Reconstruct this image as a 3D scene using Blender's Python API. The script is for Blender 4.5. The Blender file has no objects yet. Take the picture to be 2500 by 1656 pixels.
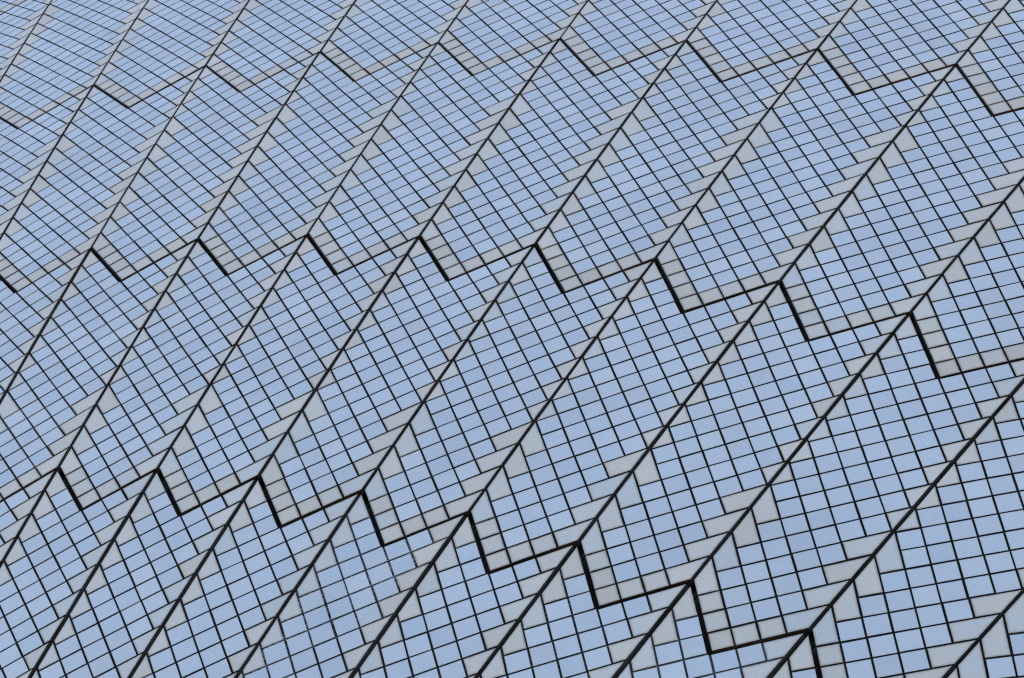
import bpy, math, random
import numpy as np
from mathutils import Matrix, Vector

random.seed(7)
rng = random.Random(11)
scene = bpy.context.scene

# ------------------------------------------------------------------ camera
# camera coordinates (x right, y down, z forward) of the roof's reference frame, solved from the joints
CAM_M = np.array([[0.89032, 0.38253, -0.24699],
                  [0.05777, -0.63294, -0.77205],
                  [-0.45166, 0.67310, -0.58561]])
CAM_T = np.array([-0.56476, -0.62280, 12.58148])
u_, s_, v_ = np.linalg.svd(CAM_M)
CAM_M = u_ @ v_
FOCAL = math.exp(1.39772)                 # in half picture widths
PITCH = math.radians(30.0)
EYE = np.array([0.0, 0.0, 1.65])
RWC = np.stack([np.array([1.0, 0, 0]),
                np.array([0, math.sin(PITCH), -math.cos(PITCH)]),
                np.array([0, math.cos(PITCH), math.sin(PITCH)])], axis=1)   # camera axes -> world

cam_data = bpy.data.cameras.new('camera')
cam_data.sensor_width = 36.0
cam_data.lens = FOCAL * 18.0
cam_data.clip_end = 2000.0
cam = bpy.data.objects.new('camera', cam_data)
scene.collection.objects.link(cam)
cam.location = EYE
cam.rotation_euler = (math.pi / 2 + PITCH, 0, 0)
scene.camera = cam

# ------------------------------------------------------------------ sky, sun, exposure
SUN_ELEV, SUN_AZ = math.radians(38.0), math.radians(20.0)     # azimuth measured from +Y towards +X: behind the shell
world = bpy.data.worlds.new('World')
scene.world = world
world.use_nodes = True
wn = world.node_tree
bg = wn.nodes['Background']
sky = wn.nodes.new('ShaderNodeTexSky')
sky.sky_type = 'NISHITA'
sky.sun_disc = False
sky.sun_elevation = SUN_ELEV
sky.sun_rotation = SUN_AZ
sky.air_density = 1.0
sky.dust_density = 1.0
wn.links.new(sky.outputs[0], bg.inputs[0])
bg.inputs[1].default_value = 0.15

sun_data = bpy.data.lights.new('sun', 'SUN')
sun_data.energy = 2.2
sun_data.angle = math.radians(0.5)
sun_data.color = (1.0, 0.95, 0.88)
sun = bpy.data.objects.new('sun', sun_data)
scene.collection.objects.link(sun)
to_sun = Vector((math.sin(SUN_AZ) * math.cos(SUN_ELEV), math.cos(SUN_AZ) * math.cos(SUN_ELEV), math.sin(SUN_ELEV)))
sun.rotation_euler = to_sun.to_track_quat('Z', 'Y').to_euler()

scene.view_settings.view_transform = 'Standard'
scene.view_settings.look = 'None'
scene.view_settings.exposure = 1.16
scene.view_settings.gamma = 1.0
scene.cycles.filter_width = 1.25
scene.cycles.use_denoising = False

# ------------------------------------------------------------------ roof geometry (a sphere of 75 m)
R = 75.0
DPHI = 0.0637894
THETA = {1: 0.13864, 2: 0.16691, 3: 0.19756}
TD = math.tan(DPHI / 2)
NROWS = {-1: 12, 0: 12, 1: 12, 2: 13, 3: 13, 4: 14}            # tile rows of the panel above joint row r
apex = lambda th: th - math.sin(th) * TD
def from_apex(a):
    th = a
    for _ in range(30):
        th = a + math.sin(th) * TD
    return th
PREF = 0.1215
for r in (3, 4):
    THETA[r + 1] = from_apex(apex(THETA[r]) + NROWS[r] * math.sqrt(2) * PREF / R)
for r in (0, -1):
    THETA[r] = from_apex(apex(THETA[r + 1]) - NROWS[r] * math.sqrt(2) * PREF / R)

REF = THETA[2]
FR = np.array([[1, 0, 0], [0, math.cos(REF), -math.sin(REF)], [0, math.sin(REF), math.cos(REF)]])
# world = EYE + RWC (CAM_M (FR X - R z) + CAM_T)
ROT = RWC @ CAM_M @ FR
ORI = EYE + RWC @ (CAM_M @ np.array([0, 0, -R]) + CAM_T)
def to_world(X):
    return ROT @ X + ORI
def to_pixel(X):
    c = CAM_M @ (FR @ X - np.array([0, 0, R])) + CAM_T
    return FOCAL * c[0] / c[2], FOCAL * c[1] / c[2], c[2]

def sph(th, phi, r=R):
    return np.array([math.sin(th) * math.sin(phi), math.sin(th) * math.cos(phi), math.cos(th)]) * r

JOINT = 0.0107       # joint between tiles
RIBGAPS = {-1: 0.026, 0: 0.026, 1: 0.0215, 2: 0.018, 3: 0.0155, 4: 0.0155}       # open joint along a rib, by row
# open joint at the foot of the panels of row r: its arm facing -x and its arm facing +x
VGAP_A = {-1: 0.022, 0: 0.022, 1: 0.026, 2: 0.0275, 3: 0.021, 4: 0.018, 5: 0.018}
VGAP_B = {-1: 0.022, 0: 0.022, 1: 0.023, 2: 0.0215, 3: 0.023, 4: 0.02, 5: 0.02}

# ------------------------------------------------------------------ materials
def new_mat(name):
    m = bpy.data.materials.new(name)
    m.use_nodes = True
    nt = m.node_tree
    return m, nt, nt.nodes['Principled BSDF']
def N(nt, kind, **kw):
    n = nt.nodes.new(kind)
    for k, v in kw.items():
        setattr(n, k, v)
    return n
def math_node(nt, op, a, b=None, c=None, clamp=False):
    n = N(nt, 'ShaderNodeMath', operation=op)
    n.use_clamp = clamp
    for i, v in enumerate((a, b, c)):
        if v is None:
            continue
        if isinstance(v, (int, float)):
            n.inputs[i].default_value = v
        else:
            nt.links.new(v, n.inputs[i])
    return n.outputs[0]
def ramp(nt, fac, stops):
    n = N(nt, 'ShaderNodeValToRGB')
    el = n.color_ramp.elements
    while len(el) < len(stops):
        el.new(0.5)
    for e, (p, c) in zip(el, stops):
        e.position = p
        e.color = (*c, 1) if len(c) == 3 else c
    nt.links.new(fac, n.inputs[0])
    return n.outputs[0]
def mix(nt, fac, a, b, mode='MIX'):
    n = N(nt, 'ShaderNodeMix', data_type='RGBA', blend_type=mode)
    for sock, v in ((n.inputs[0], fac), (n.inputs[6], a), (n.inputs[7], b)):
        if isinstance(v, (int, float)):
            sock.default_value = v
        elif isinstance(v, tuple):
            sock.default_value = (*v, 1)
        else:
            nt.links.new(v, sock)
    return n.outputs[2]
def noise(nt, vec, scale, detail=3.0, rough=0.55, dims='3D', w=None):
    n = N(nt, 'ShaderNodeTexNoise', noise_dimensions=dims)
    n.inputs['Scale'].default_value = scale
    n.inputs['Detail'].default_value = detail
    n.inputs['Roughness'].default_value = rough
    nt.links.new(vec, n.inputs['Vector'])
    return n.outputs['Fac']

def tile_material(name, stops, rough, dirt_col, dirt_amt, bump, odd, side_col, ior=1.5):
    m, nt, b = new_mat(name)
    pos = N(nt, 'ShaderNodeNewGeometry').outputs['Position']
    info = N(nt, 'ShaderNodeObjectInfo').outputs['Random']
    tint = N(nt, 'ShaderNodeAttribute', attribute_name='tint').outputs['Fac']
    rim = N(nt, 'ShaderNodeAttribute', attribute_name='rim').outputs['Fac']
    rnd = math_node(nt, 'FRACT', math_node(nt, 'ADD', info, tint))
    rnd2 = math_node(nt, 'FRACT', math_node(nt, 'MULTIPLY', rnd, 37.31))
    col = ramp(nt, rnd, stops)
    # a few tiles of a duller batch
    oloc = N(nt, 'ShaderNodeObjectInfo').outputs['Location']
    patch = math_node(nt, 'MULTIPLY', math_node(nt, 'SUBTRACT', noise(nt, oloc, 2.2, 1.5), 0.56), 5.0, clamp=True)
    is_odd = math_node(nt, 'GREATER_THAN', math_node(nt, 'ADD', rnd2, math_node(nt, 'MULTIPLY', patch, 0.7)), 1.0 - odd)
    col = mix(nt, math_node(nt, 'MULTIPLY', is_odd, 0.55), col, (0.61, 0.60, 0.585))
    # cloudiness within and across tiles, streaks of weather
    big = noise(nt, pos, 1.3, 3)
    mid = noise(nt, pos, 22.0, 4)
    shade = math_node(nt, 'ADD', math_node(nt, 'MULTIPLY', big, 0.24), math_node(nt, 'MULTIPLY', mid, 0.07))
    shade = math_node(nt, 'ADD', shade, 0.86)
    cc = N(nt, 'ShaderNodeCombineColor')
    for i in range(3):
        nt.links.new(shade, cc.inputs[i])
    col = mix(nt, 1.0, col, cc.outputs[0], 'MULTIPLY')
    # grime along the edges of the tile
    g = noise(nt, pos, 30.0, 3)
    side = math_node(nt, 'MULTIPLY', math_node(nt, 'SUBTRACT', rim, 1.0), 16.0, clamp=True)
    rimv = math_node(nt, 'POWER', math_node(nt, 'MINIMUM', rim, 1.0), 1.6)
    rimf = math_node(nt, 'MULTIPLY', rimv, math_node(nt, 'MULTIPLY', g, dirt_amt), clamp=True)
    col = mix(nt, rimf, col, dirt_col)
    # old jointing compound and rust on the flanks of the tile
    col = mix(nt, side, col, side_col)
    # small dark specks
    sp = noise(nt, pos, 75.0, 1.0)
    spf = ramp(nt, sp, [(0.0, (0, 0, 0)), (0.795, (0, 0, 0)), (0.83, (1, 1, 1))])
    col = mix(nt, math_node(nt, 'MULTIPLY', spf, 0.75), col, (0.05, 0.045, 0.04))
    nt.links.new(col, b.inputs['Base Color'])
    rg = math_node(nt, 'ADD', math_node(nt, 'MULTIPLY', mid, 0.12), rough - 0.06)
    rg = math_node(nt, 'ADD', rg, math_node(nt, 'MULTIPLY', is_odd, 0.15))
    nt.links.new(rg, b.inputs['Roughness'])
    b.inputs['IOR'].default_value = ior
    bn = N(nt, 'ShaderNodeBump')
    bn.inputs['Strength'].default_value = bump
    bn.inputs['Distance'].default_value = 0.002
    nt.links.new(noise(nt, pos, 160.0, 3), bn.inputs['Height'])
    nt.links.new(bn.outputs[0], b.inputs['Normal'])
    return m

M_GLAZED = tile_material('white glazed tile',
    [(0.0, (0.60, 0.61, 0.635)), (0.3, (0.64, 0.645, 0.655)), (0.65, (0.65, 0.655, 0.67)), (0.9, (0.675, 0.675, 0.675)), (1.0, (0.70, 0.695, 0.685))],
    0.12, (0.30, 0.26, 0.22), 0.22, 0.05, 0.045, (0.018, 0.015, 0.013), 1.75)
M_MATTE = tile_material('cream matte tile',
    [(0.0, (0.70, 0.595, 0.49)), (0.3, (0.745, 0.645, 0.54)), (0.55, (0.67, 0.63, 0.575)), (0.75, (0.72, 0.64, 0.55)), (1.0, (0.78, 0.66, 0.555))],
    0.42, (0.26, 0.19, 0.13), 1.15, 0.12, 0.0, (0.022, 0.018, 0.015))

FOOT_STOPS = \
    [(0.0, (0.665, 0.56, 0.455)), (0.4, (0.72, 0.615, 0.505)), (0.7, (0.68, 0.605, 0.52)), (1.0, (0.75, 0.63, 0.52))]
M_FOOT = tile_material('cream matte tile of the panel foot', FOOT_STOPS, 0.42, (0.26, 0.18, 0.12), 1.25, 0.12, 0.0, (0.05, 0.03, 0.021))
M_FOOT_DARK = tile_material('cream matte tile with black flank', FOOT_STOPS, 0.42, (0.26, 0.18, 0.12), 1.25, 0.12, 0.0, (0.018, 0.015, 0.013))

def grout_material():
    m, nt, b = new_mat('dark weathered grout')
    pos = N(nt, 'ShaderNodeNewGeometry').outputs['Position']
    a = noise(nt, pos, 90.0, 4)
    col = ramp(nt, a, [(0.3, (0.005, 0.0045, 0.004)), (0.7, (0.015, 0.0135, 0.0125))])
    # the panel's own state: red channel = lime flecks, green channel = greyed repointing
    sep = N(nt, 'ShaderNodeSeparateColor')
    nt.links.new(N(nt, 'ShaderNodeObjectInfo').outputs['Color'], sep.inputs[0])
    worn = ramp(nt, noise(nt, pos, 1.7, 2), [(0.42, (0, 0, 0)), (0.62, (1, 1, 1))])
    col = mix(nt, math_node(nt, 'MULTIPLY', worn, sep.outputs[1]), col, (0.085, 0.08, 0.085))
    flf = ramp(nt, noise(nt, pos, 85.0, 2), [(0.5, (0, 0, 0)), (0.58, (1, 1, 1))])
    patch = ramp(nt, noise(nt, pos, 1.1, 1.5), [(0.40, (0, 0, 0)), (0.55, (1, 1, 1))])
    col = mix(nt, math_node(nt, 'MULTIPLY', math_node(nt, 'MULTIPLY', flf, patch), sep.outputs[0]), col, (0.55, 0.53, 0.50))
    nt.links.new(col, b.inputs['Base Color'])
    b.inputs['Roughness'].default_value = 0.95
    b.inputs['Specular IOR Level'].default_value = 0.15
    return m
M_GROUT = grout_material()

def edge_material():
    m, nt, b = new_mat('rust stained panel edge')
    pos = N(nt, 'ShaderNodeNewGeometry').outputs['Position']
    a = noise(nt, pos, 3.0, 4)
    col = ramp(nt, a, [(0.36, (0.04, 0.025, 0.018)), (0.48, (0.18, 0.09, 0.055)), (0.64, (0.32, 0.175, 0.11))])
    f = noise(nt, pos, 60.0, 4)
    col = mix(nt, math_node(nt, 'MULTIPLY', f, 0.45), col, (0.03, 0.02, 0.015))
    sep = N(nt, 'ShaderNodeSeparateColor')
    nt.links.new(N(nt, 'ShaderNodeObjectInfo').outputs['Color'], sep.inputs[0])
    streak = ramp(nt, noise(nt, pos, 5.0, 2), [(0.40, (0.35, 0.35, 0.35)), (0.62, (1, 1, 1))])
    col = mix(nt, math_node(nt, 'MULTIPLY', sep.outputs[2], streak, clamp=True), (0.02, 0.016, 0.013), col)
    nt.links.new(col, b.inputs['Base Color'])
    b.inputs['Roughness'].default_value = 0.95
    b.inputs['Specular IOR Level'].default_value = 0.15
    return m
M_EDGE = edge_material()

def plain_material(name, c0, c1, scale, rough):
    m, nt, b = new_mat(name)
    pos = N(nt, 'ShaderNodeNewGeometry').outputs['Position']
    nt.links.new(ramp(nt, noise(nt, pos, scale, 6), [(0.3, c0), (0.7, c1)]), b.inputs['Base Color'])
    b.inputs['Roughness'].default_value = rough
    return m
M_RIB = plain_material('sooty concrete', (0.03, 0.028, 0.026), (0.085, 0.08, 0.075), 4.0, 0.95)
M_PAVE = plain_material('pink granite paving', (0.30, 0.235, 0.205), (0.40, 0.32, 0.285), 2.5, 0.8)

# ------------------------------------------------------------------ helpers
def link(name, data, parent=None):
    o = bpy.data.objects.new(name, data)
    scene.collection.objects.link(o)
    if parent is not None:
        o.parent = parent
    return o

def clip(poly, n, d):
    """keep the part of a convex polygon with n.x <= d"""
    out = []
    for a, b in zip(poly, poly[1:] + poly[:1]):
        fa, fb = n @ a - d, n @ b - d
        if fa <= 0:
            out.append(a)
        if (fa < 0 < fb) or (fb < 0 < fa):
            out.append(a + (b - a) * (fa / (fa - fb)))
    return out

def tidy(poly, eps=0.002):
    out = []
    for p in poly:
        if not out or np.linalg.norm(p - out[-1]) > eps:
            out.append(p)
    if len(out) > 1 and np.linalg.norm(out[0] - out[-1]) <= eps:
        out.pop()
    return out

def area(poly):
    return 0.5 * sum(a[0] * b[1] - a[1] * b[0] for a, b in zip(poly, poly[1:] + poly[:1]))

def inset(poly, d):
    """offset a convex counter-clockwise polygon inwards by d"""
    n = len(poly)
    out = []
    for i in range(n):
        a, b, c = poly[i - 1], poly[i], poly[(i + 1) % n]
        e0, e1 = (b - a) / np.linalg.norm(b - a), (c - b) / np.linalg.norm(c - b)
        n0, n1 = np.array([-e0[1], e0[0]]), np.array([-e1[1], e1[0]])
        k = 1 + n0 @ n1
        out.append(b + (n0 + n1) * (d / max(k, 0.25)))
    turned = any((out[(i + 1) % n] - out[i]) @ (poly[(i + 1) % n] - poly[i]) <= 0 for i in range(n))
    if turned or area(out) < 0.15 * area(poly):       # too deep for a short edge: shrink about the middle instead
        c = sum(poly) / n
        out = [c + (p - c) * 0.74 for p in poly]
    return out

TOP, BEVEL, DEEP, RIM = 0.0, 0.0008, 0.013, 0.015
def tile_arrays(poly):
    """rings of a tile: foot, arris, face edge, inner face"""
    n = len(poly)
    r2 = inset(poly, BEVEL)
    r3 = inset(poly, RIM)
    verts = [(*p, -DEEP) for p in poly] + [(*p, -BEVEL) for p in poly] + [(*p, TOP) for p in r2] + [(*p, TOP) for p in r3]
    rim = [2.0] * n + [1.0] * (2 * n) + [0.0] * n
    faces = []
    for k in range(3):
        for i in range(n):
            j = (i + 1) % n
            faces.append((k * n + i, k * n + j, (k + 1) * n + j, (k + 1) * n + i))
    faces.append(tuple(range(3 * n, 4 * n)))
    return verts, faces, rim

def tile_mesh(name, verts, faces, rim, tints, mats, mat_idx=None):
    me = bpy.data.meshes.new(name)
    me.from_pydata(verts, [], faces)
    a = me.attributes.new('rim', 'FLOAT', 'POINT')
    a.data.foreach_set('value', rim)
    t = me.attributes.new('tint', 'FLOAT', 'POINT')
    t.data.foreach_set('value', tints)
    for m in mats:
        me.materials.append(m)
    if mat_idx is not None:
        me.polygons.foreach_set('material_index', mat_idx)
    me.update()
    return me

# ------------------------------------------------------------------ panel templates, one per row
def panel_template(r):
    """the tiles of the panel between joint rows r and r+1, in the plane touching the sphere at the panel's middle"""
    Nr = NROWS[r]
    RIBGAP = RIBGAPS[r]
    t0, t1 = THETA[r], THETA[r + 1]
    tm = 0.5 * (t0 + t1)
    a0, a1 = -R * math.tan(tm - apex(t0)), R * math.tan(apex(t1) - tm)
    p = (a1 - a0) / (Nr * math.sqrt(2))
    # panel frame on the sphere for phi = 0
    ez = np.array([0, math.sin(tm), math.cos(tm)]); ey = np.array([0, math.cos(tm), -math.sin(tm)]); ex = np.array([1.0, 0, 0])
    def to_plane(th, phi):
        X = sph(th, phi)
        return np.array([X @ ex, X @ ey]) * R / (X @ ez)
    e0, e1 = to_plane(t0 - 0.03, DPHI / 2), to_plane(t1 + 0.03, DPHI / 2)
    d = (e1 - e0) / np.linalg.norm(e1 - e0)
    nR = np.array([d[1], -d[0]])                       # outward normal of the +x rib edge
    if nR[0] < 0: nR = -nR
    dR = nR @ e0
    nL, dL = nR * np.array([-1, 1]), dR
    q2 = 1 / math.sqrt(2)
    up = np.array([q2, q2]); ul = np.array([-q2, q2])  # grid axes p (towards +x) and q (towards -x)
    org = np.array([0.0, a0])
    G = lambda i, j: org + p * (i * up + j * ul)
    edge = lambda j: ((dR - RIBGAP / 2) - nR @ G(0, j)) / (p * (nR @ up)) - j     # W of row j's lower line
    cnt = []
    for j in range(Nr + 3):
        if r == 1: n = 4 if j >= 4 else 3
        elif r == 2: n = 5 if j >= 9 else 4
        else: n = int(math.floor(edge(j) + 0.02))
        cnt.append(n)
    h = JOINT / 2 / p
    glo_a, ghi_a = VGAP_A[r] / 2 / p, VGAP_A[r + 1] / 2 / p
    glo_b, ghi_b = VGAP_B[r] / 2 / p, VGAP_B[r + 1] / 2 / p
    tiles = []
    def rect(i0, i1, j0, j1):
        lo_i = glo_a if i0 == 0 else h
        lo_j = glo_b if j0 == 0 else h
        hi_i = ghi_a if (i1 == Nr and j1 > Nr) else h
        hi_j = ghi_b if (j1 == Nr and i1 > Nr) else h
        return [i0 + lo_i, i1 - hi_i, j0 + lo_j, j1 - hi_j]
    def emit(name, i0, i1, j0, j1, mat):
        a, b, c, e = rect(i0, i1, j0, j1)
        poly = [G(a, c), G(b, c), G(b, e), G(a, e)]
        poly = clip(poly, nR, dR - RIBGAP / 2)
        poly = clip(poly, nL, dL - RIBGAP / 2)
        poly = tidy(poly)
        if len(poly) >= 3 and area(poly) > 0.0006:
            tiles.append((name, poly, mat))
    for i in range(0, Nr + 12):
        for j in range(0, Nr + 12):
            if min(i, j) >= Nr:
                continue
            if j < Nr + 2 and i >= j + cnt[min(j, Nr + 2)]:
                continue
            if i < Nr + 2 and j >= i + cnt[min(i, Nr + 2)]:
                continue
            foot = (i == 0 or j == 0)
            emit('foot_tile' if foot else 'glazed_tile', i, i + 1, j, j + 1, (2 if j == 0 else 3) if foot else 0)
    for j in range(Nr):
        i0 = j + cnt[j]
        # the tiles cut to the rib edge, on both sides of the panel
        for side in (0, 1):
            lo = (glo_b, glo_a)[side] if j == 0 else h
            hi = (ghi_b, ghi_a)[side] if j + 1 == Nr else h
            g = G if side == 0 else (lambda a, b: G(b, a))
            poly = [g(i0 + h, j + lo), g(i0 + 2.4, j + lo), g(i0 + 2.4, j + 1 - hi), g(i0 + h, j + 1 - hi)]
            if side:
                poly.reverse()
            poly = clip(poly, nR, dR - RIBGAP / 2) if side == 0 else clip(poly, nL, dL - RIBGAP / 2)
            poly = tidy(poly)
            if len(poly) >= 3 and area(poly) > 0.0006:
                tiles.append(('edge_tile', poly, 1))
    # placed on the sphere, relative to the panel's frame
    out = []
    shared = {}
    for name, poly, mat in tiles:
        c = sum(poly) / len(poly)
        dirv = np.array([c[0] / R, c[1] / R, 1.0]); dirv /= np.linalg.norm(dirv)
        loc = dirv * R - np.array([0, 0, R])
        if name != 'edge_tile':
            ang = math.pi / 4
            rel = [np.array([(q - c) @ up, (q - c) @ ul]) for q in poly]
        else:
            ang = 0.0
            rel = [q - c for q in poly]
        key = (mat, tuple(round(float(v), 4) for q in rel for v in q))
        if key not in shared:
            vs, fs, rim = tile_arrays(rel)
            me = tile_mesh(name, vs, fs, rim, [0.0] * len(vs), [(M_GLAZED, M_MATTE, M_FOOT, M_FOOT_DARK)[mat]])
            shared[key] = (me, vs, fs, rim)
        z = Vector(dirv)
        x = Vector((math.cos(ang), math.sin(ang), 0)); x = (x - z * x.dot(z)).normalized()
        y = z.cross(x)
        mtx = Matrix(((x[0], y[0], z[0], loc[0]), (x[1], y[1], z[1], loc[1]), (x[2], y[2], z[2], loc[2]), (0, 0, 0, 1)))
        out.append((name, mat, shared[key], mtx))
    # the panel's own slab
    cols, rows = 8, 14
    top_d, bot_d = 0.0042, 0.045
    grid = []
    slab_v, slab_f, slab_m = [], [], []
    def corner(ga, gb, sign):
        """apex and the two rib ends of a joint line moved off by its gaps (sign +1 foot, -1 head)"""
        base_ij = 0.0 if sign > 0 else float(Nr)
        ia, jb = base_ij + sign * (ga - 0.0015 / p), base_ij + sign * (gb - 0.0015 / p)
        ap = G(ia, jb)
        def hit(n_, d_, dirv):
            t = (d_ - RIBGAP / 2 + 0.001 - n_ @ ap) / (n_ @ dirv)
            return ap + dirv * t
        return hit(nL, dL, ul), ap, hit(nR, dR, up)
    Lp = corner(glo_a, glo_b, 1.0)
    Up = corner(ghi_a, ghi_b, -1.0)
    def along(c, s):
        return c[1] + (c[2] - c[1]) * s if s >= 0 else c[1] + (c[0] - c[1]) * (-s)
    for dep in (top_d, bot_d):
        for b in range(rows + 1):
            t = b / rows
            for a in range(-cols // 2, cols // 2 + 1):
                s = a / (cols / 2)
                L, U = along(Lp, s), along(Up, s)
                q = L + (U - L) * t
                dv = np.array([q[0] / R, q[1] / R, 1.0]); dv /= np.linalg.norm(dv)
                slab_v.append(tuple(dv * (R - dep) - np.array([0, 0, R])))
    W1 = cols + 1; off = W1 * (rows + 1)
    for b in range(rows):
        for a in range(cols):
            i = b * W1 + a
            slab_f.append((i, i + 1, i + 1 + W1, i + W1)); slab_m.append(0)
            slab_f.append((off + i, off + i + W1, off + i + 1 + W1, off + i + 1)); slab_m.append(1)
    ring = [a for a in range(cols + 1)] + [b * W1 + cols for b in range(1, rows + 1)] + \
           [rows * W1 + a for a in range(cols - 1, -1, -1)] + [b * W1 for b in range(rows - 1, 0, -1)]
    for n_, (a, b) in enumerate(zip(ring, ring[1:] + ring[:1])):
        slab_f.append((b, a, off + a, off + b)); slab_m.append(1 if cols // 2 <= n_ < cols else 2)
    me = bpy.data.meshes.new('tile_panel')
    me.from_pydata(slab_v, [], slab_f)
    me.materials.append(M_GROUT); me.materials.append(M_EDGE); me.materials.append(M_RIB)
    me.polygons.foreach_set('material_index', slab_m)
    me.update()
    print('panel row', r, 'pitch', round(p, 4), 'tiles', len(out), 'meshes', len(shared), 'W', round(edge(0), 2), round(edge(Nr), 2))
    return dict(tm=tm, frame=(ex, ey, ez), tiles=out, slab=me, verts=slab_v[:off])

# ------------------------------------------------------------------ ground
gm = bpy.data.meshes.new('ground')
gm.from_pydata([(-600, -600, 0), (600, -600, 0), (600, 600, 0), (-600, 600, 0)], [], [(0, 1, 2, 3)])
gm.materials.append(M_PAVE)
ground = link('ground', gm)
ground['kind'] = 'structure'
ground['label'] = 'pink granite paving below the roof shell'
ground['category'] = 'ground'

# ------------------------------------------------------------------ the roof shell
shell = bpy.data.objects.new('roof_shell', None)
scene.collection.objects.link(shell)
mw = np.eye(4); mw[:3, :3] = ROT; mw[:3, 3] = ORI
shell.matrix_world = Matrix([list(map(float, row)) for row in mw])
shell['kind'] = 'thing'
shell['label'] = 'curved roof shell clad in pale blue-white glazed tiles set in chevron panels'
shell['category'] = 'roof shell'

K0, K1 = -11, 16            # rib joints k; rib k lies between joints k and k+1
PHI = lambda k: (k - 2) * DPHI
# concrete ribs under the panels, one mesh shared by all
rv, rf = [], []
th0, th1, nst = 0.035, 0.30, 60
for i in range(nst + 1):
    th = th0 + (th1 - th0) * i / nst
    for ph in (-DPHI / 2 + 0.0004, 0.0, DPHI / 2 - 0.0004):
        for rr in (R - 0.12, R - 0.5):
            rv.append(tuple(sph(th, ph, rr)))
for i in range(nst):
    a, b = i * 6, i * 6 + 6
    for c in (0, 2):
        rf.append((a + c, b + c, b + c + 2, a + c + 2))
        rf.append((a + c + 1, a + c + 3, b + c + 3, b + c + 1))
    rf.append((a, a + 1, b + 1, b))
    rf.append((a + 4, b + 4, b + 5, a + 5))
for a in (0, nst * 6):
    rf.append((a, a + 2, a + 3, a + 1)); rf.append((a + 2, a + 4, a + 5, a + 3))
rib_me = bpy.data.meshes.new('concrete_rib')
rib_me.from_pydata(rv, [], rf)
rib_me.materials.append(M_RIB)
rib_me.update()
for k in range(K0, K1):
    o = link('concrete_rib', rib_me, shell)
    o.matrix_basis = Matrix.Rotation(-(PHI(k) + DPHI / 2), 4, 'Z')

ASP = 678 / 1024
def in_frame(tp, rot):
    ex, ey, ez = tp['frame']
    for v in tp['verts']:
        X = rot @ (ez * R + ex * v[0] + ey * v[1] + ez * v[2])
        x, y, z = to_pixel(X)
        if abs(x) < 1.004 and abs(y) < ASP + 0.004:
            return True
    return False

def near_frame(tp, rot, m=1.0):
    ex, ey, ez = tp['frame']
    for v in tp['verts'][::7]:
        x, y, z = to_pixel(rot @ (ez * R + ex * v[0] + ey * v[1] + ez * v[2]))
        if z > 0 and abs(x) < 1 + m and abs(y) < ASP + m:
            return True
    return False

RUST = {-1: 0.2, 0: 0.25, 1: 0.35, 2: 0.3, 3: 1.0, 4: 0.8}
FLECKED = {(0, 3): 0.32, (0, 5): 0.10, (0, 6): 0.12}     # panels with lime leaching from the joints
n_tiles = n_panels = n_far = 0
for r in (-1, 0, 1, 2, 3, 4):
    tp = panel_template(r)
    ex, ey, ez = tp['frame']
    for k in range(K0, K1):
        phi = PHI(k) + DPHI / 2
        c, s = math.cos(phi), math.sin(phi)
        rot = np.array([[c, s, 0], [-s, c, 0], [0, 0, 1.0]])
        seen = in_frame(tp, rot)
        if not seen and not near_frame(tp, rot):
            continue
        fx, fy, fz = rot @ ex, rot @ ey, rot @ ez
        lift = rng.uniform(-0.0015, 0.0015)
        o = fz * (R + lift)
        base = Matrix(((fx[0], fy[0], fz[0], o[0]), (fx[1], fy[1], fz[1], o[1]), (fx[2], fy[2], fz[2], o[2]), (0, 0, 0, 1)))
        base = base @ Matrix.Rotation(rng.gauss(0, 0.0006), 4, 'X') @ Matrix.Rotation(rng.gauss(0, 0.0012), 4, 'Y')
        panel = link('tile_panel', tp['slab'], shell)
        panel.matrix_basis = base
        panel.color = (FLECKED.get((r, k), 0.0), min(0.4, max(0.0, rng.gauss(0.05, 0.18))), RUST[r] * rng.uniform(0.6, 1.2), 1.0)
        n_panels += 1
        if seen:
            for name, mat, (me, vs, fs, rim), mtx in tp['tiles']:
                t = link(name, me, panel)
                jig = Matrix.Translation((rng.gauss(0, 0.0007), rng.gauss(0, 0.0007), rng.gauss(0, 0.0002))) @ \
                    Matrix.Rotation(rng.gauss(0, 0.006), 4, 'X') @ Matrix.Rotation(rng.gauss(0, 0.006), 4, 'Y') @ Matrix.Rotation(rng.gauss(0, 0.0025), 4, 'Z')
                t.matrix_basis = mtx @ jig
                n_tiles += 1
        else:
            V, F, RM, TI, MI = [], [], [], [], []
            for name, mat, (me, vs, fs, rim), mtx in tp['tiles']:
                o0 = len(V)
                V += [tuple(mtx @ Vector(v)) for v in vs]
                F += [tuple(o0 + i for i in f) for f in fs]
                RM += rim; TI += [rng.random()] * len(vs); MI += [mat] * len(fs)
            me = tile_mesh('tile_cladding', V, F, RM, TI, [M_GLAZED, M_MATTE, M_FOOT, M_FOOT_DARK], MI)
            t = link('tile_cladding', me, panel)
            t['kind'] = 'stuff'
            n_far += 1
print('panels', n_panels, 'beyond the frame', n_far, 'tiles', n_tiles)
